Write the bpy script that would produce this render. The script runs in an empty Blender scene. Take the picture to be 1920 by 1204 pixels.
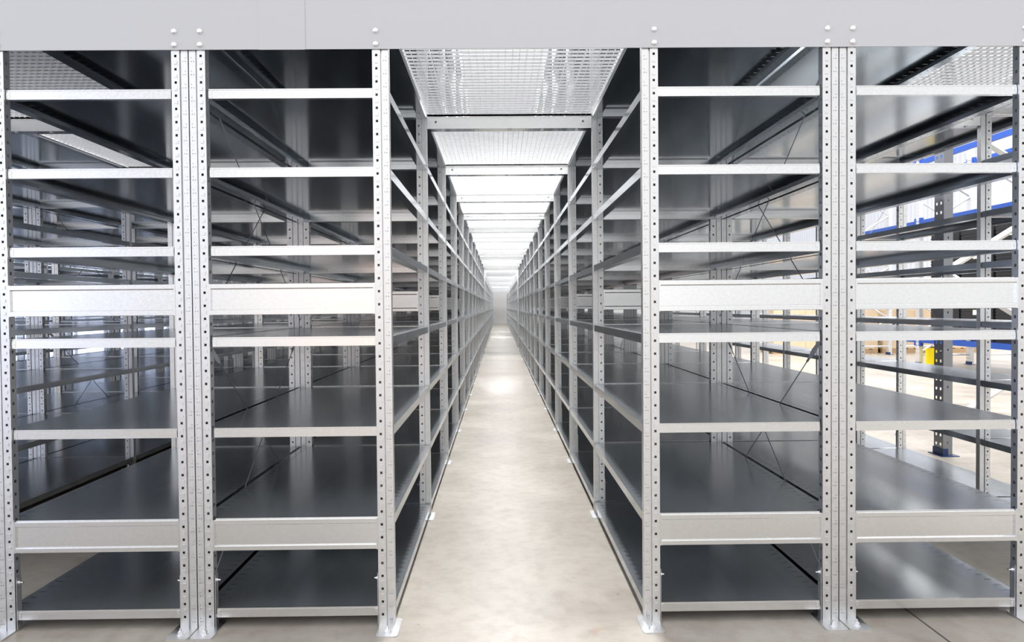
import bpy, math, random
from mathutils import Vector, Matrix
random.seed(7)
SC = bpy.context.scene
C = SC.collection

# ------------------------------------------------------------------ measured plan (metres)
BAY = 1.30            # bay length along the aisle
PW = .062             # upright width
PD = .032             # upright depth
OP = .634             # clear opening between uprights
RW = OP + 2 * PW      # rack depth
GAP = .004
AH = .4843            # half of the centre aisle
Z7 = .0745
LV = [Z7, Z7 + .35, Z7 + .70, Z7 + 1.05, Z7 + 1.40, Z7 + 1.70, Z7 + 2.0, Z7 + 2.3]
ZRAIL = (.3045, 1.2138)
ZTOP = 2.352

# ------------------------------------------------------------------ materials
def new_mat(name):
    m = bpy.data.materials.new(name); m.use_nodes = True
    nt = m.node_tree; b = nt.nodes['Principled BSDF']
    return m, nt, b

def N(nt, t, **kw):
    n = nt.nodes.new(t)
    for k, v in kw.items():
        if k in n.inputs: n.inputs[k].default_value = v
        else: setattr(n, k, v)
    return n

def plain(name, col, rough=.5, metal=0., spec=.5):
    m, nt, b = new_mat(name)
    b.inputs['Base Color'].default_value = (*col, 1)
    b.inputs['Roughness'].default_value = rough
    b.inputs['Metallic'].default_value = metal
    b.inputs['Specular IOR Level'].default_value = spec
    return m

def zinc(name, c0, c1, r0, r1, scale=60., metal=1., streak=None, bump=0.):
    """galvanised steel: spangle cells vary the colour and gloss a little"""
    m, nt, b = new_mat(name)
    tc = N(nt, 'ShaderNodeTexCoord')
    v = N(nt, 'ShaderNodeTexVoronoi'); v.inputs['Scale'].default_value = scale or 1.
    n = N(nt, 'ShaderNodeTexNoise'); n.inputs['Scale'].default_value = 3.5; n.inputs['Detail'].default_value = 5
    nt.links.new(tc.outputs['Object'], v.inputs['Vector'])
    if streak:
        mp = N(nt, 'ShaderNodeMapping'); mp.inputs['Scale'].default_value = streak
        nt.links.new(tc.outputs['Object'], mp.inputs['Vector']); nt.links.new(mp.outputs[0], n.inputs['Vector'])
    else:
        nt.links.new(tc.outputs['Object'], n.inputs['Vector'])
    mx = N(nt, 'ShaderNodeMix', data_type='FLOAT'); mx.inputs[0].default_value = .5
    sep = N(nt, 'ShaderNodeSeparateColor')
    nt.links.new(v.outputs['Color'], sep.inputs[0])
    if not scale: mx.inputs[0].default_value = 1.
    nt.links.new(sep.outputs[0], mx.inputs[2]); nt.links.new(n.outputs['Fac'], mx.inputs[3])
    cr = N(nt, 'ShaderNodeMix', data_type='RGBA')
    cr.inputs[6].default_value = (*c0, 1); cr.inputs[7].default_value = (*c1, 1)
    nt.links.new(mx.outputs[0], cr.inputs[0]); nt.links.new(cr.outputs[2], b.inputs['Base Color'])
    rr = N(nt, 'ShaderNodeMapRange'); rr.inputs['To Min'].default_value = r0; rr.inputs['To Max'].default_value = r1
    nt.links.new(mx.outputs[0], rr.inputs['Value']); nt.links.new(rr.outputs[0], b.inputs['Roughness'])
    b.inputs['Metallic'].default_value = metal
    if bump:
        bp = N(nt, 'ShaderNodeBump'); bp.inputs['Strength'].default_value = bump; bp.inputs['Distance'].default_value = .002
        nt.links.new(n.outputs['Fac'], bp.inputs['Height']); nt.links.new(bp.outputs[0], b.inputs['Normal'])
    return m

M = {}
M['post'] = zinc('galvanised_upright', (.71, .715, .72), (.79, .795, .80), .34, .46, 60)
M['deck'] = zinc('galvanised_sheet', (.45, .48, .51), (.49, .52, .55), .11, .18, 0, streak=(9, .6, 9))
M['deck_top'] = zinc('lit_galvanised_sheet', (.47, .51, .54), (.52, .555, .585), .16, .26, 0, metal=.80, streak=(9, .6, 9))  # upper faces of the same sheet, stronger light from above put into the colour
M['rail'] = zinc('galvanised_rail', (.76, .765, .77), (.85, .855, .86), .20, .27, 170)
M['bar'] = zinc('galvanised_bar', (.84, .84, .84), (.91, .91, .90), .38, .5, 60, metal=.5)
M['grate'] = zinc('galvanised_grating', (.82, .83, .84), (.9, .9, .9), .4, .55, 60, metal=.35)
M['dark_steel'] = plain('dull_steel_rod', (.68, .69, .70), .35, 1.)
M['bolt'] = plain('bright_bolt', (.85, .85, .86), .25, 1.)
M['fascia'] = plain('grey_painted_steel', (.55, .555, .57), .4, 0., .5)
M['navy'] = plain('dark_blue_foot', (.01, .035, .13), .4)
M['blue'] = plain('blue_paint', (.015, .07, .34), .35)
M['yellow'] = plain('yellow_paint', (.95, .72, .0), .4)
M['white_steel'] = plain('pale_pallet_rack_steel', (.70, .71, .72), .4, .6)
M['pallet_dark'] = plain('grey_pallet_rack_steel', (.26, .27, .29), .35, 1.)
M['black'] = plain('black_plastic', (.018, .018, .02), .45)
M['label'] = plain('pale_green_label', (.70, .85, .62), .5)
M['wood'] = plain('pallet_wood', (.42, .28, .15), .7)

def cardboard():
    m, nt, b = new_mat('cardboard')
    tc = N(nt, 'ShaderNodeTexCoord')
    n = N(nt, 'ShaderNodeTexNoise'); n.inputs['Scale'].default_value = 6
    nt.links.new(tc.outputs['Object'], n.inputs['Vector'])
    cr = N(nt, 'ShaderNodeMix', data_type='RGBA')
    cr.inputs[6].default_value = (.60, .44, .28, 1); cr.inputs[7].default_value = (.72, .56, .38, 1)
    nt.links.new(n.outputs['Fac'], cr.inputs[0]); nt.links.new(cr.outputs[2], b.inputs['Base Color'])
    b.inputs['Roughness'].default_value = .7
    return m
M['card'] = cardboard()

def concrete():
    m, nt, b = new_mat('worn_concrete')
    tc = N(nt, 'ShaderNodeTexCoord')
    n1 = N(nt, 'ShaderNodeTexNoise'); n1.inputs['Scale'].default_value = 1.6; n1.inputs['Detail'].default_value = 9; n1.inputs['Roughness'].default_value = .62
    n2 = N(nt, 'ShaderNodeTexNoise'); n2.inputs['Scale'].default_value = 14; n2.inputs['Detail'].default_value = 8
    n3 = N(nt, 'ShaderNodeTexNoise'); n3.inputs['Scale'].default_value = 5; n3.inputs['Detail'].default_value = 3
    for n in (n1, n2, n3): nt.links.new(tc.outputs['Object'], n.inputs['Vector'])
    r1 = N(nt, 'ShaderNodeValToRGB')
    r1.color_ramp.elements[0].position = .34; r1.color_ramp.elements[0].color = (.35, .315, .27, 1)
    r1.color_ramp.elements[1].position = .66; r1.color_ramp.elements[1].color = (.50, .46, .405, 1)
    nt.links.new(n1.outputs['Fac'], r1.inputs[0])
    r2 = N(nt, 'ShaderNodeValToRGB')
    r2.color_ramp.elements[0].position = .30; r2.color_ramp.elements[0].color = (.86, .84, .82, 1)
    r2.color_ramp.elements[1].position = .55; r2.color_ramp.elements[1].color = (1, 1, 1, 1)
    nt.links.new(n2.outputs['Fac'], r2.inputs[0])
    mu = N(nt, 'ShaderNodeMix', data_type='RGBA', blend_type='MULTIPLY'); mu.inputs[0].default_value = 1
    nt.links.new(r1.outputs[0], mu.inputs[6]); nt.links.new(r2.outputs[0], mu.inputs[7])
    # small brown spots
    r3 = N(nt, 'ShaderNodeValToRGB')
    r3.color_ramp.elements[0].position = .665; r3.color_ramp.elements[0].color = (0, 0, 0, 1)
    r3.color_ramp.elements[1].position = .72; r3.color_ramp.elements[1].color = (.6, .6, .6, 1)
    nt.links.new(n3.outputs['Fac'], r3.inputs[0])
    m3 = N(nt, 'ShaderNodeMix', data_type='RGBA'); m3.inputs[7].default_value = (.36, .27, .20, 1)
    nt.links.new(r3.outputs[0], m3.inputs[0]); nt.links.new(mu.outputs[2], m3.inputs[6])
    v = N(nt, 'ShaderNodeTexVoronoi'); v.inputs['Scale'].default_value = 4.5; nt.links.new(tc.outputs['Object'], v.inputs['Vector'])
    sp = N(nt, 'ShaderNodeMapRange'); sp.inputs['From Min'].default_value = .022; sp.inputs['From Max'].default_value = .034; sp.inputs['To Min'].default_value = .75; sp.inputs['To Max'].default_value = 0
    nt.links.new(v.outputs['Distance'], sp.inputs['Value'])
    m4 = N(nt, 'ShaderNodeMix', data_type='RGBA'); m4.inputs[7].default_value = (.16, .13, .11, 1)
    nt.links.new(sp.outputs[0], m4.inputs[0]); nt.links.new(m3.outputs[2], m4.inputs[6])
    # long faint scratches
    ms = N(nt, 'ShaderNodeMapping'); ms.inputs['Scale'].default_value = (1.2, 6, 1); ms.inputs['Rotation'].default_value = (0, 0, .5)
    n5 = N(nt, 'ShaderNodeTexNoise'); n5.inputs['Scale'].default_value = 2.2; n5.inputs['Detail'].default_value = 4; n5.inputs['Distortion'].default_value = 1.5
    nt.links.new(tc.outputs['Object'], ms.inputs['Vector']); nt.links.new(ms.outputs[0], n5.inputs['Vector'])
    r5 = N(nt, 'ShaderNodeValToRGB'); e = r5.color_ramp.elements
    e[0].position = .492; e[0].color = (0, 0, 0, 1); e[1].position = .508; e[1].color = (0, 0, 0, 1); x = e.new(.5); x.color = (.28, .28, .28, 1)
    nt.links.new(n5.outputs['Fac'], r5.inputs[0])
    m5 = N(nt, 'ShaderNodeMix', data_type='RGBA'); m5.inputs[7].default_value = (.25, .21, .17, 1)
    nt.links.new(r5.outputs[0], m5.inputs[0]); nt.links.new(m4.outputs[2], m5.inputs[6])
    nt.links.new(m5.outputs[2], b.inputs['Base Color'])
    rr = N(nt, 'ShaderNodeMapRange'); rr.inputs['To Min'].default_value = .22; rr.inputs['To Max'].default_value = .5
    nt.links.new(n1.outputs['Fac'], rr.inputs['Value']); nt.links.new(rr.outputs[0], b.inputs['Roughness'])
    bp = N(nt, 'ShaderNodeBump'); bp.inputs['Strength'].default_value = .12; bp.inputs['Distance'].default_value = .004
    nt.links.new(n2.outputs['Fac'], bp.inputs['Height']); nt.links.new(bp.outputs[0], b.inputs['Normal'])
    return m
M['floor'] = concrete()
M['joint'] = plain('joint_filler', (.10, .085, .07), .8)

def wallmat(name, col, ribs=0.):
    m, nt, b = new_mat(name)
    tc = N(nt, 'ShaderNodeTexCoord')
    n = N(nt, 'ShaderNodeTexNoise'); n.inputs['Scale'].default_value = 2; n.inputs['Detail'].default_value = 6
    nt.links.new(tc.outputs['Object'], n.inputs['Vector'])
    cr = N(nt, 'ShaderNodeMix', data_type='RGBA')
    cr.inputs[6].default_value = (*[c * .93 for c in col], 1); cr.inputs[7].default_value = (*col, 1)
    nt.links.new(n.outputs['Fac'], cr.inputs[0]); nt.links.new(cr.outputs[2], b.inputs['Base Color'])
    b.inputs['Roughness'].default_value = .6
    if ribs:
        w = N(nt, 'ShaderNodeTexWave'); w.inputs['Scale'].default_value = ribs; w.bands_direction = 'Y'
        nt.links.new(tc.outputs['Object'], w.inputs['Vector'])
        bp = N(nt, 'ShaderNodeBump'); bp.inputs['Strength'].default_value = .6; bp.inputs['Distance'].default_value = .03
        nt.links.new(w.outputs['Fac'], bp.inputs['Height']); nt.links.new(bp.outputs[0], b.inputs['Normal'])
    return m
M['wall_end'] = wallmat('end_wall_paint', (.80, .79, .77))
M['shade_ceiling'] = wallmat('dark_shade_ceiling', (.10, .10, .105))  # kept dark so the added ceilings throw little light back
M['wall_side'] = wallmat('ribbed_white_cladding', (.84, .85, .85), 1.2)

# ------------------------------------------------------------------ mesh builder
class MB:
    def __init__(s): s.v = []; s.f = []; s.mi = []
    def quad(s, a, b, c, d, mi=0):
        n = len(s.v); s.v += [tuple(a), tuple(b), tuple(c), tuple(d)]; s.f.append((n, n + 1, n + 2, n + 3)); s.mi.append(mi)
    def box(s, x0, x1, y0, y1, z0, z1, mi=0):
        n = len(s.v)
        s.v += [(x, y, z) for z in (z0, z1) for y in (y0, y1) for x in (x0, x1)]
        for f in ((0, 2, 3, 1), (4, 5, 7, 6), (0, 1, 5, 4), (2, 6, 7, 3), (0, 4, 6, 2), (1, 3, 7, 5)):
            s.f.append(tuple(n + i for i in f)); s.mi.append(mi)
    def extrude(s, prof, axis, a, b, mi=0):
        """open profile [(p,q)...] swept along axis 'x' (p=y,q=z) or 'y' (p=x,q=z)"""
        n = len(s.v)
        for t in (a, b):
            for p, q in prof: s.v.append((t, p, q) if axis == 'x' else (p, t, q))
        k = len(prof)
        for i in range(k - 1):
            s.f.append((n + i, n + i + 1, n + k + i + 1, n + k + i)); s.mi.append(mi)
    def perf(s, o, U, V, ulen, vlen, holes, mi=0):
        """sheet o + u*U + v*V with rectangular holes (u0,u1,v0,v1) really left out"""
        o = Vector(o); U = Vector(U); V = Vector(V)
        cuts = sorted({0., vlen} | {h[2] for h in holes} | {h[3] for h in holes})
        cuts = [c for c in cuts if 0 <= c <= vlen]
        hs = sorted(holes, key=lambda h: h[2]); 
        for a, b in zip(cuts, cuts[1:]):
            if b - a < 1e-7: continue
            mid = (a + b) / 2
            row = sorted((h[0], h[1]) for h in hs if h[2] < mid < h[3])
            u = 0.
            for h0, h1 in row + [(ulen, ulen)]:
                if h0 > u + 1e-7:
                    s.quad(o + U * u + V * a, o + U * h0 + V * a, o + U * h0 + V * b, o + U * u + V * b, mi)
                u = max(u, h1)
    def cyl(s, a, b, r, n=8, mi=0, cap=True, r2=None):
        a = Vector(a); b = Vector(b); d = (b - a).normalized()
        t = Vector((0, 0, 1)) if abs(d.z) < .9 else Vector((1, 0, 0))
        e = d.cross(t).normalized(); g = d.cross(e); k = len(s.v); r2 = r if r2 is None else r2
        for c, rr in ((a, r), (b, r2)):
            for i in range(n):
                w = 2 * math.pi * i / n; s.v.append(tuple(c + e * rr * math.cos(w) + g * rr * math.sin(w)))
        for i in range(n):
            j = (i + 1) % n; s.f.append((k + i, k + j, k + n + j, k + n + i)); s.mi.append(mi)
        if cap:
            s.f.append(tuple(k + i for i in reversed(range(n)))); s.mi.append(mi)
            s.f.append(tuple(k + n + i for i in range(n))); s.mi.append(mi)
    def prism(s, pts, z0, z1, mi=0):
        n = len(s.v); k = len(pts)
        s.v += [(x, y, z0) for x, y in pts] + [(x, y, z1) for x, y in pts]
        s.f.append(tuple(n + i for i in reversed(range(k)))); s.f.append(tuple(n + k + i for i in range(k))); s.mi += [mi, mi]
        for i in range(k):
            j = (i + 1) % k; s.f.append((n + i, n + j, n + k + j, n + k + i)); s.mi.append(mi)
    def mesh(s, name, mats):
        me = bpy.data.meshes.new(name); me.from_pydata(s.v, [], s.f)
        for m in (mats if isinstance(mats, (list, tuple)) else [mats]): me.materials.append(m)
        me.polygons.foreach_set('material_index', s.mi); me.update()
        return me

def put(name, me, loc=(0, 0, 0), parent=None, rot=None):
    o = bpy.data.objects.new(name, me); C.objects.link(o); o.location = loc
    if rot: o.rotation_euler = rot
    if parent: o.parent = parent
    return o
def tag(o, label, cat, group=None):
    o['label'] = label; o['category'] = cat
    if group: o['group'] = group
    return o
def thing(name, loc, label, cat, group=None):
    o = bpy.data.objects.new(name, None); C.objects.link(o); o.location = loc; o.empty_display_size = .1
    return tag(o, label, cat, group)
def structure(o): o['kind'] = 'structure'; return o

# ------------------------------------------------------------------ shelving parts (shared meshes)
def upright_mesh(s, h, base=0.):
    """s=+1: outer face at x=0 and body towards +x. Front (towards the camera) at y=0."""
    b = MB(); X = lambda x: s * x
    H = h - base
    # front flange with square holes (interior half)
    holes = []; z = .05 - base % .05
    while z < H - .02:
        holes.append((.0105, .0193, z - .0047, z + .0047)); z += .05
    b.perf((X(PW - .031), 0, 0), (s, 0, 0), (0, 0, 1), .031, H, holes)
    # pressed tabs between the holes
    z = .075
    while z < H - .03:
        x0, x1 = sorted((X(PW - .031 + .009), X(PW - .031 + .021)))
        b.box(x0, x1, -.0022, 0, z - .0055, z + .0055); z += .05
    # groove
    b.extrude([(X(PW - .031), 0), (X(PW - .032), 0)], 'y', 0, 0)
    gp = [(X(.031), 0), (X(.030), .009), (X(.0265), .009), (X(.0255), .0018)]
    for (p, q), (p2, q2) in zip(gp, gp[1:]):
        b.quad((p, q, 0), (p2, q2, 0), (p2, q2, H), (p, q, H))
    # second strip with small punched dots
    dots = []; z = .03
    while z < H - .02:
        dots += [(.008, .011, z - .0015, z + .0015), (.017, .0195, z - .0015, z + .0015), (.008, .0105, z + .012, z + .0145)]; z += .05
    b.perf((X(0), .0018, 0), (s, 0, 0), (0, 0, 1), .0255, H, dots)
    # outer side (dot pairs) and inner side (slots)
    dp = []; z = .03
    while z < H - .03:
        dp += [(.010, .013, z - .0015, z + .0015), (.010, .013, z + .012, z + .015), (.021, .024, z, z + .003)]; z += .05
    b.perf((X(0), .0018, 0), (0, 1, 0), (0, 0, 1), PD - .0018, H, dp)
    sl = []; z = .03
    while z < H - .03:
        sl += [(.010, .020, z - .006, z + .006)]; z += .05
    b.perf((X(PW), 0, 0), (0, 1, 0), (0, 0, 1), PD, H, sl)
    bk = []; z = .05
    while z < H - .03:
        bk.append((.038, .048, z - .005, z + .005)); z += .05
    b.perf((X(0), PD, 0), (s, 0, 0), (0, 0, 1), PW, H, bk)
    b.quad((X(0), 0, H), (X(PW), 0, H), (X(PW), PD, H), (X(0), PD, H))
    return b.mesh('upright', M['post'])

UP = {(+1): upright_mesh(+1, ZTOP), (-1): upright_mesh(-1, ZTOP)}
UPU = {(+1): upright_mesh(+1, 4.3, 2.40), (-1): upright_mesh(-1, 4.3, 2.40)}

def foot_mesh(s, shift):
    b = MB(); w = .084; x0 = shift if s > 0 else -shift - w
    y0, y1 = -.080, PD + .03; r = .014
    pts = []
    for cx, cy, a0 in ((x0 + w - r, y1 - r, 0), (x0 + r, y1 - r, 90), (x0 + r, y0 + r, 180), (x0 + w - r, y0 + r, 270)):
        for k in range(5):
            a = math.radians(a0 + 90 * k / 4); pts.append((cx + r * math.cos(a), cy + r * math.sin(a)))
    b.prism(pts, 0, .005)
    cx = x0 + w / 2
    b.cyl((cx, -.042, .005), (cx, -.042, .008), .014, 16, 1)
    b.cyl((cx, -.042, .008), (cx, -.042, .017), .0095, 6, 1)
    b.cyl((cx, -.042, .017), (cx, -.042, .026), .0045, 8, 1)
    # bent tongue with two bolts that hold the upright
    tx = (PW + .0025) * s; b.box(min(tx, tx + .002 * s), max(tx, tx + .002 * s), .004, .029, .005, .21)
    for z in (.045, .185):
        b.cyl((tx, .02, z), (tx + .007 * s, .02, z), .0075, 6, 1); b.cyl((tx + .007 * s, .02, z), (tx + .016 * s, .02, z), .004, 8, 1)
    return b.mesh('foot_plate', [M['post'], M['bolt']])
FOOT = {(s, k): foot_mesh(s, sh) for s in (1, -1) for k, sh in (('pair', .001), ('aisle', -.022))}

def shelf_mesh(w, name='shelf', L=BAY - .013, hl=.033):
    """top at z=0, x 0..w, y 0..L; the four corners are notched round the uprights"""
    b = MB(); n = PW - .001; yf = .026; yb = L - .001
    # top: middle field and two side strips with slots
    b.quad((n, .002, 0), (w - n, .002, 0), (w - n, L - .002, 0), (n, L - .002, 0), 1)
    b.quad((n, .001, -.0012), (n, L - .001, -.0012), (w - n, L - .001, -.0012), (w - n, .001, -.0012))
    sl = []; y = .045
    while y < yb - yf - .03:
        sl.append((.020, .046, y, y + .0042)); y += .05
    b.perf((0, yf, 0), (1, 0, 0), (0, 1, 0), n, yb - yf, sl, 1)
    b.perf((0, yf, -.0012), (1, 0, 0), (0, 1, 0), n, yb - yf, sl)
    sr = [(n - h[1], n - h[0], h[2], h[3]) for h in sl]
    b.perf((w - n, yf, 0), (1, 0, 0), (0, 1, 0), n, yb - yf, sr, 1)
    b.perf((w - n, yf, -.0012), (1, 0, 0), (0, 1, 0), n, yb - yf, sr)
    # front and back lips with inward returns, brightness put in by paler rail zinc
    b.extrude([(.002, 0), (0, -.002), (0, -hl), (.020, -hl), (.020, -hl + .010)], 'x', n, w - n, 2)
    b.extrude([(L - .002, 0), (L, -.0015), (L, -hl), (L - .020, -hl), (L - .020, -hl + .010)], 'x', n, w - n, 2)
    b.box(n, w - n, 0, .003, -.001, .0035, 2)      # bead along the front edge, added to draw bright lines at the joints
    # long side lips
    for s_, x0 in ((1, 0), (-1, w)):
        b.extrude([(x0, -.0), (x0, -hl - .003)], 'y', yf, yb)
        tk = []; y = .03
        while y < yb - yf - .03:
            tk.append((.026, .036, y, y + .006)); y += .05
        b.perf((x0, yf, -hl - .003), (s_, 0, 0), (0, 1, 0), .044, yb - yf, tk)
        b.extrude([(x0 + s_ * .044, -hl - .003), (x0 + s_ * .044, -hl + .012), (x0 + s_ * .052, -hl + .012)], 'y', yf, yb)
        # notch walls
        b.quad((x0, yf, 0), (x0 + s_ * n, yf, 0), (x0 + s_ * n, yf, -hl), (x0, yf, -hl))
        b.quad((x0, yb, 0), (x0 + s_ * n, yb, 0), (x0 + s_ * n, yb, -hl), (x0, yb, -hl))
        b.quad((x0 + s_ * n, 0, 0), (x0 + s_ * n, yf, 0), (x0 + s_ * n, yf, -hl), (x0 + s_ * n, 0, -hl))
    # small folded end clips where the lips hook on the uprights
    for x0 in (n, w - n - .014):
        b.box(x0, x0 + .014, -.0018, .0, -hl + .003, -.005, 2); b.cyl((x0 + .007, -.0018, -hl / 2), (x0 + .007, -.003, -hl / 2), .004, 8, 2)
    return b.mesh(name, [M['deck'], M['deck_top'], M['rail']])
SW = RW - .012
SHELF = {round(SW, 3): shelf_mesh(SW)}
def get_shelf(w):
    k = round(w, 3)
    if k not in SHELF: SHELF[k] = shelf_mesh(w)
    return SHELF[k]

def rail_mesh(w, h=.1195):
    b = MB()
    b.extrude([(.009, h), (.0015, h), (0, h - .0015), (0, h - .017), (.001, h - .0185), (.0065, h - .0215), (.0065, .0215), (.001, .0185), (0, .017), (0, .0015), (.0015, 0), (.009, 0)], 'x', 0, w)
    b.quad((0, .009, 0), (w, .009, 0), (w, .009, h), (0, .009, h))
    for x0, x1 in ((0, .006), (w - .006, w)): b.box(x0, x1, -.0005, .009, .0, h)
    return b.mesh('deep_rail', M['rail'])
RAIL = {}
def get_rail(w):
    k = round(w, 3)
    if k not in RAIL: RAIL[k] = rail_mesh(w)
    return RAIL[k]

def rod(b, p, q, r=.0022): b.cyl(p, q, r, 6)
def brace_meshes(flip):
    """one crossing rod of the back bracing, with a flat tensioner near its end (y 0..BAY, z from 0)"""
    H = 1.04; out = []
    b = MB()
    a, c = ((0, .03, H), (0, BAY - .02, 0)) if not flip else ((0.003, .03, 0), (0.003, BAY - .02, H))
    rod(b, a, c)
    return b.mesh('brace_rod', M['dark_steel'])
def tension_mesh(flip):
    H = 1.04; b = MB()
    a, c = (Vector((0, .03, H)), Vector((0, BAY - .02, 0))) if not flip else (Vector((0.003, BAY - .02, H)), Vector((0.003, .03, 0)))
    d = (c - a).normalized(); p = a + d * .05; q = a + d * .20
    e = Vector((0, -d.z, d.y)) * .013
    n = len(b.v)
    for pt, k in ((p, .5), (p + d * .12, 1), (q, .45)):
        for s_ in (1, -1):
            for x in (-.002, .002): b.v.append(tuple(pt + e * k * s_ + Vector((x, 0, 0))))
    for i in (0, 4):
        for f in ((0, 2, 6, 4), (1, 5, 7, 3), (0, 4, 5, 1), (2, 3, 7, 6)):
            b.f.append(tuple(n + i + j for j in f)); b.mi.append(0)
    b.cyl(q, q + d * .03, .005, 6)
    return b.mesh('tensioner', M['post'])
BRACE = {f: (brace_meshes(f), tension_mesh(f)) for f in (False, True)}

ORD = ['first', 'second', 'third', 'fourth', 'fifth', 'sixth', 'seventh', 'eighth', 'ninth', 'tenth', 'eleventh', 'twelfth', 'thirteenth', 'fourteenth']

def rack(xa, xb, y0, nb, label, back, k0=0, levels=range(8), braces=(), feet=True, rails=True, front=False, kfoot=13):
    """one row of shelving from x=xa..xb, starting at depth y0, nb bays. back: side of the rack's back ('L','R' or None)"""
    w = xb - xa
    root = thing('shelving_rack', (xa, y0, 0), label, 'shelving', 'galvanised shelving racks')
    il = .008 if back == 'L' else .003
    ir = .008 if back == 'R' else .003
    sm = get_shelf(w - il - ir)
    rm = get_rail(w - 2 * PW - .0006)
    for k in range(k0, nb + 1):
        for s, x in ((1, 0), (-1, w)):
            u = put('upright', UP[s], (x, k * BAY, 0), root)
            side = 'L' if s > 0 else 'R'
            if feet and k <= kfoot:
                put('foot_plate', FOOT[(s, 'pair' if side == back else 'aisle')], (0, 0, 0), u)
        if rails:
            put('deep_rail', rm, (PW + .0003, k * BAY, ZRAIL[1]), root)
            if front and k == 0:
                put('deep_rail', rm, (PW + .0003, 0, ZRAIL[0]), root)
        if k < nb:
            for l in levels:
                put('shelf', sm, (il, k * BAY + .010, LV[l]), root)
            if k in braces:
                bx = .0035 if back == 'L' else w - .0065
                for zz in (.10, 1.16):
                    for f in (False, True):
                        r_ = put('brace_rod', BRACE[f][0], (bx, k * BAY + PD, zz), root)
                        put('tensioner', BRACE[f][1], (0, 0, 0), r_)
    return root

# rows: centre aisle, then outwards
xB1 = -AH; xB0 = xB1 - RW; xA1 = xB0 - GAP; xA0 = xA1 - RW
xE0 = AH; xE1 = xE0 + RW; xF0 = xE1 + GAP; xF1 = xF0 + RW
AW = 2 * AH
xC1 = xA0 - AW; xC0 = xC1 - RW; xD1 = xC0 - GAP; xD0 = xD1 - RW
G0, G1 = 2.786, 3.181
NB = 12
rack(xB0, xB1, 0, NB, 'long shelving rack lining the left side of the bright centre aisle', 'L', braces=(0, 3, 6, 9), front=True)
rack(xE0, xE1, 0, NB, 'long shelving rack lining the right side of the bright centre aisle', 'R', braces=(0, 3, 6, 9), front=True)
rack(xA0, xA1, 0, NB, 'shelving rack at the far left front, its back to the centre aisle rack', 'R', front=True)
rack(xF0, xF1, 0, NB, 'shelving rack at the far right front, its back to the centre aisle rack', 'L', front=True)
rack(xC0, xC1, 0, NB, 'shelving rack across the left side aisle, seen through the far left bays', 'L', k0=0, braces=(2, 5, 8), rails=False)
rack(xD0, xD1, 0, NB, 'shelving rack backing onto the one across the left side aisle', 'R', k0=0, rails=False)
xx = xD0
nm = ['third', 'fourth']
for i in range(2):
    a1 = xx - AW; a0 = a1 - RW
    rack(a0, a1, 0, NB, f'distant shelving rack facing the {["second", "third"][i]} side aisle on the left', 'L', k0=2 + i, braces=(4, 8), rails=False, feet=False)
    rack(a0 - GAP - RW, a0 - GAP, 0, NB, f'distant left shelving rack just behind the one facing the {["second", "third"][i]} side aisle', 'R', k0=2 + i, rails=False, feet=False)
    xx = a0 - GAP - RW
rack(G0, G1, 0, 7, 'narrow shallow shelving rack on the right between side aisle and open hall', None, k0=0, braces=(2, 5), rails=False)
# blocks further down the centre aisle
Y2 = 16.9; N2 = 11; Y3 = Y2 + N2 * BAY + 1.3; N3 = 8
for nm, y_, n_ in (('second', Y2, N2), ('farthest', Y3, N3)):
    rack(xB0, xB1, y_, n_, f'left rack of the {nm} block down the centre aisle, beyond a cross aisle', 'L', levels=range(7), feet=False, rails=False)
    rack(xE0, xE1, y_, n_, f'right rack of the {nm} block down the centre aisle, beyond a cross aisle', 'R', levels=range(7), feet=False, rails=False)

# upper storey racks, seen through the gratings
for xa, side in ((xB0, 'left'), (xE0, 'right')):
    r_ = thing('upper_shelving_rack', (xa, 0, 2.40), f'upper storey rack seen through the grating on the {side} of the centre aisle', 'shelving', 'upper storey racks')
    for k in range(0, 7):
        put('upright', UPU[1], (0, k * BAY + .06, 0), r_); put('upright', UPU[-1], (RW, k * BAY + .06, 0), r_)
        if k < 6:
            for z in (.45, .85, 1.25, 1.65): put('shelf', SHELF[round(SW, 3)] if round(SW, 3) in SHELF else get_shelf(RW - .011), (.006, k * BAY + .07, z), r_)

# ------------------------------------------------------------------ aisle gratings and crossbars
def grating_mesh(w, L=BAY - .001):
    b = MB(); h = .011
    m = round(L / .042)
    for j in range(m + 1):
        y = min(max(j * L / m, .001), L - .001); b.box(0, w, y - .001, y + .001, 0, h)
    n = round(w / .0325)
    for i in range(n + 1):
        x = min(max(i * w / n, .001), w - .001); b.box(x - .0008, x + .0008, 0, L, .006, h + .001)
    for x0, x1 in ((0, .003), (w - .003, w)): b.box(x0, x1, 0, L, 0, .024)
    b.box(0, w, 0, .002, 0, .012); b.box(0, w, L - .002, L, 0, .012)
    return b.mesh('floor_grating', M['grate'])
def crossbar_mesh(w):
    b = MB(); h = .070
    holes = [(.045, .057, .034, .046), (w - .057, w - .045, .034, .046)] + [(w * f - .002, w * f + .002, .045, .049) for f in (.25, .42, .58, .75)]
    b.perf((0, 0, 0), (1, 0, 0), (0, 0, 1), w, h, holes)
    b.extrude([(0, 0), (.0005, 0)], 'x', 0, w); b.extrude([(.0005, 0), (.062, 0), (.062, .012)], 'x', 0, w, 1)
    b.extrude([(0, h), (.042, h), (.042, h - .012)], 'x', 0, w)
    b.quad((0, .03, .001), (w, .03, .001), (w, .03, h - .001), (0, .03, h - .001))
    for f in (.09, .3, .5, .7, .91):
        b.cyl((w * f, .022, 0), (w * f, .022, -.006), .011, 10)
    return b.mesh('crossbar', [M['bar'], M['deck']])

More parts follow.
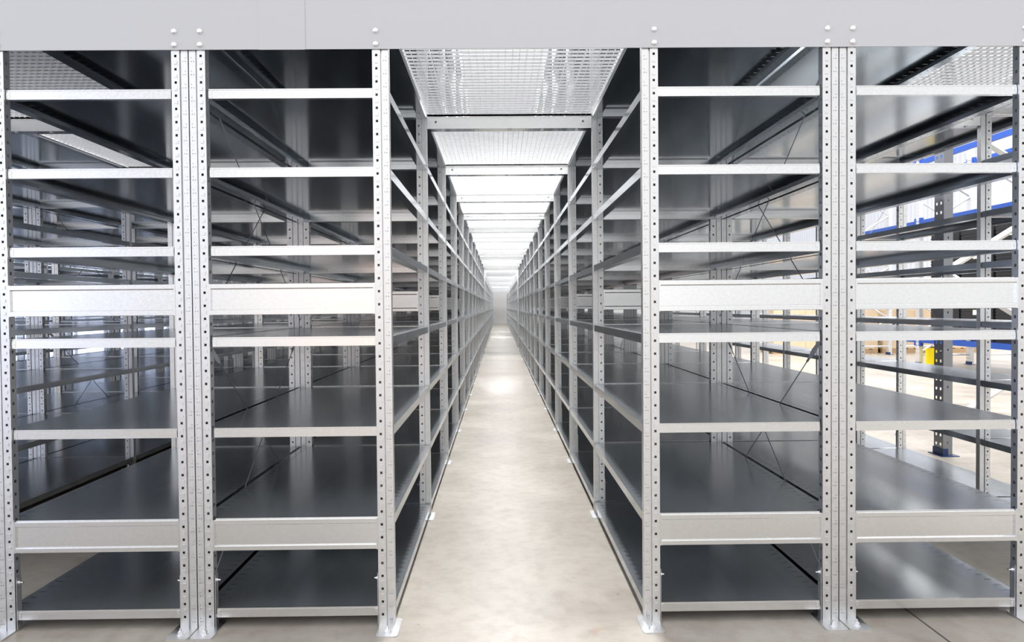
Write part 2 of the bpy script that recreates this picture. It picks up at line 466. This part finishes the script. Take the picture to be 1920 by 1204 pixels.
def aisle(x0, x1, y0, nb, where, k0=0, kb=1):
    w = x1 - x0 - .002
    gm = grating_mesh(w); cm = crossbar_mesh(x1 - x0 - .003)
    for k in range(k0, nb):
        o = put('floor_grating', gm, (x0 + .001, y0 + k * BAY + .0005, ZTOP + .001))
        tag(o, f'{ORD[k]} steel floor grating from the front over {where}', 'grating', f'gratings over {where}')
    for k in range(kb, nb + 1):
        o = put('crossbar', cm, (x0 + .0015, y0 + k * BAY + .004, ZTOP - .0695))
        tag(o, f'{ORD[k - 1] if kb == 1 else ORD[k]} steel crossbar from the front spanning {where}', 'rail', f'crossbars spanning {where}')
aisle(-AH, AH, 0, NB, 'the centre aisle')
aisle(xC1, xA0, 0, 8, 'the left side aisle', kb=1)
aisle(xF1, G0, 0, 6, 'the right side aisle', kb=1)
aisle(-AH, AH, Y2, N2, 'the second block of the centre aisle', kb=0)
aisle(-AH, AH, Y3, N3, 'the farthest block of the centre aisle', kb=0)

# ------------------------------------------------------------------ fascia
FZ = 2.2212; FT = 3.2  # top carried up out of view to hold front light off the gratings
def fascia(x0, x1, label):
    b = MB(); b.box(x0, x1, -.006, -.003, FZ, FT); b.box(x0, x1, -.003, .05, FT - .003, FT)
    o = put('fascia_panel', b.mesh('fascia_panel', M['fascia'])); tag(o, label, 'panel', 'fascia panels along the mezzanine front'); return o
XS = -.885
f1 = fascia(-4.6, XS, 'wide grey steel fascia panel across the top, left of the splice plate')
f2 = fascia(XS + .001, 4.4, 'wide grey steel fascia panel across the top, right of the splice plate')
b = MB(); b.box(XS - .088, XS + .088, -.0078, -.0062, FZ - .002, FT)
tag(put('splice_plate', b.mesh('splice_plate', M['fascia'])), 'flat grey splice plate joining the two fascia panels at upper left', 'plate')
def dome_mesh():
    b = MB(); r = .0115; R = [(r, 0), (r * .97, .002), (r * .8, .0048), (r * .45, .0066), (.0001, .0072)]; n = 16; k = 0
    b.v = [(a * math.cos(2 * math.pi * i / n), -h, a * math.sin(2 * math.pi * i / n)) for a, h in R for i in range(n)]
    for q in range(len(R) - 1):
        for i in range(n):
            j = (i + 1) % n; b.f.append((q * n + i, q * n + j, (q + 1) * n + j, (q + 1) * n + i)); b.mi.append(0)
    me = b.mesh('bolt', M['bolt'])
    for p in me.polygons: p.use_smooth = True
    return me
dm = dome_mesh()
for x in (xB1 - PW + .0155, xB0 + PW - .0155, xA1 - PW + .0155, xA0 + PW - .0155, xE0 + PW - .0155, xE1 - PW + .0155, xF0 + PW - .0155, xF1 - PW + .0155):
    for z in (2.240, 2.2905):
        put('bolt', dm, (x, -.0062, z), f1 if x < XS else f2)

# ------------------------------------------------------------------ pallet racking and goods in the open hall
def beam_box(b, x0, x1, y0, y1, z0, z1, mi=0): b.box(x0, x1, y0, y1, z0, z1, mi)
def pallet_upright_mesh(h, w=.075, d=.11):
    b = MB()
    hs = []; z = .08
    while z < h - .05:
        hs += [(.022, .040, z, z + .022), (.072, .090, z + .0, z + .022)]; z += .075
    b.perf((0, 0, 0), (0, 1, 0), (0, 0, 1), d, h, hs)
    b.perf((w, 0, 0), (0, 1, 0), (0, 0, 1), d, h, hs)
    fs = [(w * .42, w * .42 + .010, z, z + .018) for z in [.1 + .15 * i for i in range(int((h - .2) / .15))]]
    b.perf((0, 0, 0), (1, 0, 0), (0, 0, 1), w, h, fs)
    b.box(-.03, w + .04, -.03, d + .03, 0, .006, 1); b.box(-.006, w * .5, -.006, d + .006, .006, .06, 1)
    return b
def pallet_rack(x0, dep, ys, zs, h, label, group_goods=None):
    root = thing('pallet_rack', (x0, ys[0], 0), label, 'pallet racking')
    um = pallet_upright_mesh(h).mesh('upright', [M['white_steel'], M['navy']])
    for y in ys:
        for x in (0, dep - .075): put('upright', um, (x, y - ys[0], 0), root)
        b = MB(); z = .25; side = 0
        while z < h - .7:
            p = (.04, .05, z) if side == 0 else (dep - .04, .05, z); q = (dep - .04, .05, z + .62) if side == 0 else (.04, .05, z + .62)
            b.cyl(p, q, .022, 4); z += .62; side ^= 1
        b.cyl((.04, .05, .2), (dep - .04, .05, .2), .018, 4)
        put('frame_bracing', b.mesh('frame_bracing', M['white_steel']), (0, y - ys[0], 0), root)
    for ya, yb in zip(ys, ys[1:]):
        for z in zs:
            for x in (0, dep - .05):
                b = MB(); b.box(x + .0, x + .05, .112, yb - ya - .002, z - .05, z + .05); b.box(x - .008, x + .058, .105, .15, z - .12, z + .10); b.box(x - .008, x + .058, yb - ya - .04, yb - ya + .004, z - .12, z + .10)
                put('load_beam', b.mesh('load_beam', M['blue']), (0, ya - ys[0], 0), root)
    return root
b = MB(); um = pallet_upright_mesh(4.4).mesh('upright', [M['pallet_dark'], M['navy']])
fr = thing('pallet_racking', (3.50, 2.63, 0), 'tall grey pallet rack frame with blue foot, close behind the narrow rack on the right', 'pallet racking')
for x in (0, 1.025): put('upright', um, (x, 0, 0), fr)
z = .25; side = 0; b = MB()
while z < 4.0:
    p = (.04, .05, z) if side == 0 else (1.06, .05, z); q = (1.06, .05, z + .62) if side == 0 else (.04, .05, z + .62)
    b.cyl(p, q, .026, 4); z += .62; side ^= 1
put('frame_bracing', b.mesh('frame_bracing', M['white_steel']), (0, 0, 0), fr)
YS = [4.85, 7.5, 10.15, 12.8]
pallet_rack(8.3, 1.1, YS, [.50, 2.83, 4.02], 5.2, 'distant blue and pale grey pallet racking in the open hall at right')
pallet_rack(9.6, 1.1, YS, [.50, 2.83, 4.02], 5.2, 'blue and pale grey pallet racking standing back to back behind the distant one')

def crate_mesh(w, d, h):
    b = MB(); b.box(0, w, 0, d, 0, h)
    z = .03
    while z < h - .03:
        b.box(-.008, w + .008, -.008, d + .008, z, z + .018); z += .055
    return b.mesh('plastic_crate', M['black'])
cm = crate_mesh(.78, .76, .33)
lm = MB(); lm.box(-.002, 0, -.07, .07, -.045, .045); lm = lm.mesh('crate_label', M['label'])
q = 0
for bi, ya in enumerate((5.0, 7.65)):
    for si in range(3):
        q += 1
        for st in range(6):
            o = put('plastic_crate', cm, (8.47, ya + si * .82, .5565 + st * .335))
            if (q + st) % 3 == 0: put('crate_label', lm, (-.009, .39, .17), o)
            tag(o, f'black crate, {ORD[st]} layer up in the {ORD[6 - q]} stack from left on the distant pallet racking', 'crate', 'black crates on the distant pallet racking')

# yellow guard in front of the far upright
rnd = random.Random(3)
b = MB(); pts = [(0, 0), (.27, 0), (.27, .25), (.17, .35), (0, .35)]
n = len(b.v); b.v += [(x, 0, z) for x, z in pts] + [(x, .01, z) for x, z in pts]
b.f += [tuple(range(5)), tuple(reversed(range(5, 10)))] + [(i, (i + 1) % 5, 5 + (i + 1) % 5, 5 + i) for i in range(5)]; b.mi += [0] * 7
tag(put('upright_guard', b.mesh('upright_guard', M['yellow']), (8.30, 9.95, 0)), 'yellow corner guard on the floor protecting a far pallet rack upright', 'guard')

# pallets with cardboard boxes
def pallet_mesh():
    b = MB()
    for y in (0, .35, .70): b.box(0, 1.2, y, y + .10, .0, .10)
    for i in range(6): b.box(i * .212, i * .212 + .14, 0, .8, .10, .12)
    return b.mesh('wooden_pallet', M['wood'])
pm = pallet_mesh()
def carton_mesh():
    b = MB(); b.box(0, .395, 0, .39, 0, .32); b.box(.17, .225, -.0008, .3908, .0, .3208, 1)
    return b.mesh('cardboard_box', [M['card'], plain('parcel_tape', (.62, .50, .36), .4)])
cb = carton_mesh()
wherep = ['leftmost', 'second from left', 'third from left', 'rightmost']
for i, (px, py) in enumerate(((6.75, 13.3), (8.1, 13.2), (9.45, 13.25), (10.8, 13.2))):
    tag(put('wooden_pallet', pm, (px, py, 0)), f'wooden pallet on the hall floor under cardboard boxes, {wherep[i]} of four', 'pallet', 'pallets with boxes')
    for ix in range(3):
        for iz in range(3):
            for iy in range(2):
                if iz == 2 and iy == 1 and rnd.random() < .3: continue
                o = put('cardboard_box', cb, (px + ix * .40, py + iy * .40, .1205 + iz * .3215))
                tag(o, f'cardboard box on {wherep[i]} pallet, {["front", "rear"][iy]} row, {["left", "middle", "right"][ix]} column, {["bottom", "middle", "top"][iz]} layer', 'box', 'cardboard boxes on pallets')

# ------------------------------------------------------------------ setting
b = MB(); b.box(-20, 24, -9, 47, -.1, 0)
structure(put('floor', b.mesh('floor', M['floor'])))
b = MB(); b.box(1.557, 1.564, -9, 30, -.001, .0012)
structure(put('trim_1', b.mesh('floor_joint', M['joint'])))
b = MB(); b.box(-20, 24, 44.5, 44.7, 0, 7.5)
structure(put('wall_end', b.mesh('wall_end', M['wall_end'])))
b = MB(); b.box(17.5, 17.7, -6, 44.5, 0, 7.5)
structure(put('wall_right', b.mesh('wall_right', M['wall_side'])))
b = MB(); b.box(-15.2, -15, -6, 44.5, 0, 7.5)
structure(put('wall_left', b.mesh('wall_left', M['wall_side'])))
pane = bpy.data.materials.new('added_bluish_pane'); pane.use_nodes = True; pn = pane.node_tree.nodes['Principled BSDF']
pn.inputs['Emission Color'].default_value = (.62, .72, 1, 1); pn.inputs['Emission Strength'].default_value = 4.5; pn.inputs['Roughness'].default_value = .1
for i in range(7):  # unseen glowing panes added for a cool light from the left
    y = -1.5 + i * 4.2; b = MB(); b.box(-15.0, -14.97, y, y + 3.6, .7, 3.9, 0)
    for yy in (y, y + 1.2, y + 2.4, y + 3.6): b.box(-15.0, -14.93, yy - .04, yy + .04, .66, 3.94, 1)
    for zz in (.7, 3.9): b.box(-15.0, -14.93, y, y + 3.6, zz - .04, zz + .04, 1)
    structure(put('added_window_%d' % (i + 1), b.mesh('added_window', [pane, M['white_steel']])))

b = MB(); b.box(-12.5, -1.35, .1, 44.4, 4.75, 4.85)  # unseen slab added to darken the left side aisles
structure(put('shade_ceiling_left', b.mesh('shade_ceiling_left', M['shade_ceiling'])))
b = MB(); b.box(-1.35, 1.35, 16.9, 44.4, 4.75, 4.85)  # unseen slab added to dim the far end of the centre aisle
structure(put('shade_ceiling_far', b.mesh('shade_ceiling_far', M['wall_end'])))
b = MB(); b.box(1.35, 3.2, .1, 44.4, 4.75, 4.85)  # unseen slab added to darken the right side aisle
structure(put('shade_ceiling_right', b.mesh('shade_ceiling_right', M['shade_ceiling'])))
# ------------------------------------------------------------------ light
w = bpy.data.worlds.new('hall_light'); SC.world = w; w.use_nodes = True
nt = w.node_tree; bg = nt.nodes['Background']
tc = N(nt, 'ShaderNodeTexCoord'); sep = N(nt, 'ShaderNodeSeparateXYZ'); nt.links.new(tc.outputs['Generated'], sep.inputs[0])
mr = N(nt, 'ShaderNodeMapRange'); mr.inputs['From Min'].default_value = -1; mr.inputs['From Max'].default_value = 1
nt.links.new(sep.outputs['X'], mr.inputs['Value'])
back = N(nt, 'ShaderNodeValToRGB'); cr = back.color_ramp
for p, c in ((0, (3.2, 3.5, 4.6)), (.25, (1.9, 1.96, 2.15)), (.42, (1.5, 1.49, 1.47)), (.60, (1.2, 1.19, 1.18)), (.68, (.92, .92, .93)), (1, (.72, .72, .73))):
    e = cr.elements[0] if p == 0 else cr.elements[1] if p == 1 else cr.elements.new(p)
    e.color = (*c, 1)
nt.links.new(mr.outputs[0], back.inputs[0])
# warm patch put into the world colour to tint the rail reflections
dt = N(nt, 'ShaderNodeVectorMath', operation='DISTANCE'); dt.inputs[1].default_value = (-.20, -.975, -.02)
nt.links.new(tc.outputs['Generated'], dt.inputs[0])
wr = N(nt, 'ShaderNodeMapRange', interpolation_type='SMOOTHSTEP'); wr.inputs['From Min'].default_value = .045; wr.inputs['From Max'].default_value = .12
wr.inputs['To Min'].default_value = .7; wr.inputs['To Max'].default_value = 0
nt.links.new(dt.outputs['Value'], wr.inputs['Value'])
wm = N(nt, 'ShaderNodeMix', data_type='RGBA'); wm.inputs[7].default_value = (1.5, .8, .55, 1)
nt.links.new(wr.outputs[0], wm.inputs[0]); nt.links.new(back.outputs[0], wm.inputs[6])
fr_ = N(nt, 'ShaderNodeMapRange'); fr_.inputs['From Min'].default_value = -.35; fr_.inputs['From Max'].default_value = .1
nt.links.new(sep.outputs['Y'], fr_.inputs['Value'])
mx = N(nt, 'ShaderNodeMix', data_type='RGBA'); mx.inputs[7].default_value = (.95, .95, .96, 1)
nt.links.new(fr_.outputs[0], mx.inputs[0]); nt.links.new(wm.outputs[2], mx.inputs[6])
nt.links.new(mx.outputs[2], bg.inputs['Color']); bg.inputs['Strength'].default_value = 1.0

def area(name, loc, sx, sy, power, col=(1, 1, 1), rot=(0, 0, 0)):
    l = bpy.data.lights.new(name, 'AREA'); l.shape = 'RECTANGLE'; l.size = sx; l.size_y = sy; l.energy = power; l.color = col
    o = bpy.data.objects.new(name, l); C.objects.link(o); o.location = loc; o.rotation_euler = rot; return o
for k in range(3): area('aisle_lamp', (0, 1.6 + 4.9 * k, 5.4), .35, 1.5, 300)
for k in range(5): area('far_aisle_lamp', (0, 19.5 + 5.2 * k, 4.6), .35, 1.5, 170)
area('hall_lamps', (6.5, 6, 7.4), 4, 14, 1300, (1, .98, .95))
area('hall_lamps', (14, 10, 7.4), 3, 18, 1100, (1, .98, .95))

# ------------------------------------------------------------------ camera
cam = bpy.data.cameras.new('camera'); co = bpy.data.objects.new('camera', cam); C.objects.link(co); SC.camera = co
F = 1193.4; cam.sensor_width = 36; cam.lens = F / 1920 * 36; cam.clip_start = .05; cam.clip_end = 200
cam.shift_x = (960 - 947.72) / 1920; cam.shift_y = -(602 - 595.98) / 1920
yaw, pitch, roll = .0099, .0172, -.0088
wv = Vector((math.sin(yaw) * math.cos(pitch), math.cos(yaw) * math.cos(pitch), -math.sin(pitch)))
r = Vector((math.cos(yaw), -math.sin(yaw), 0)); u = r.cross(wv)
r2 = r * math.cos(roll) + u * math.sin(roll); u2 = -r * math.sin(roll) + u * math.cos(roll)
m = Matrix((r2, u2, -wv)).transposed().to_4x4(); m.translation = (-.0704, -2.448, 1.2358)
co.matrix_world = m

SC.view_settings.view_transform = 'Standard'; SC.view_settings.look = 'None'; SC.view_settings.gamma = 1
SC.view_settings.use_curve_mapping = False; SC.view_settings.exposure = .2
SC.cycles.use_denoising = True
SC.cycles.max_bounces = 8; SC.cycles.diffuse_bounces = 3; SC.cycles.glossy_bounces = 6
SC.cycles.adaptive_threshold = .02
SC.cycles.sample_clamp_indirect = 6
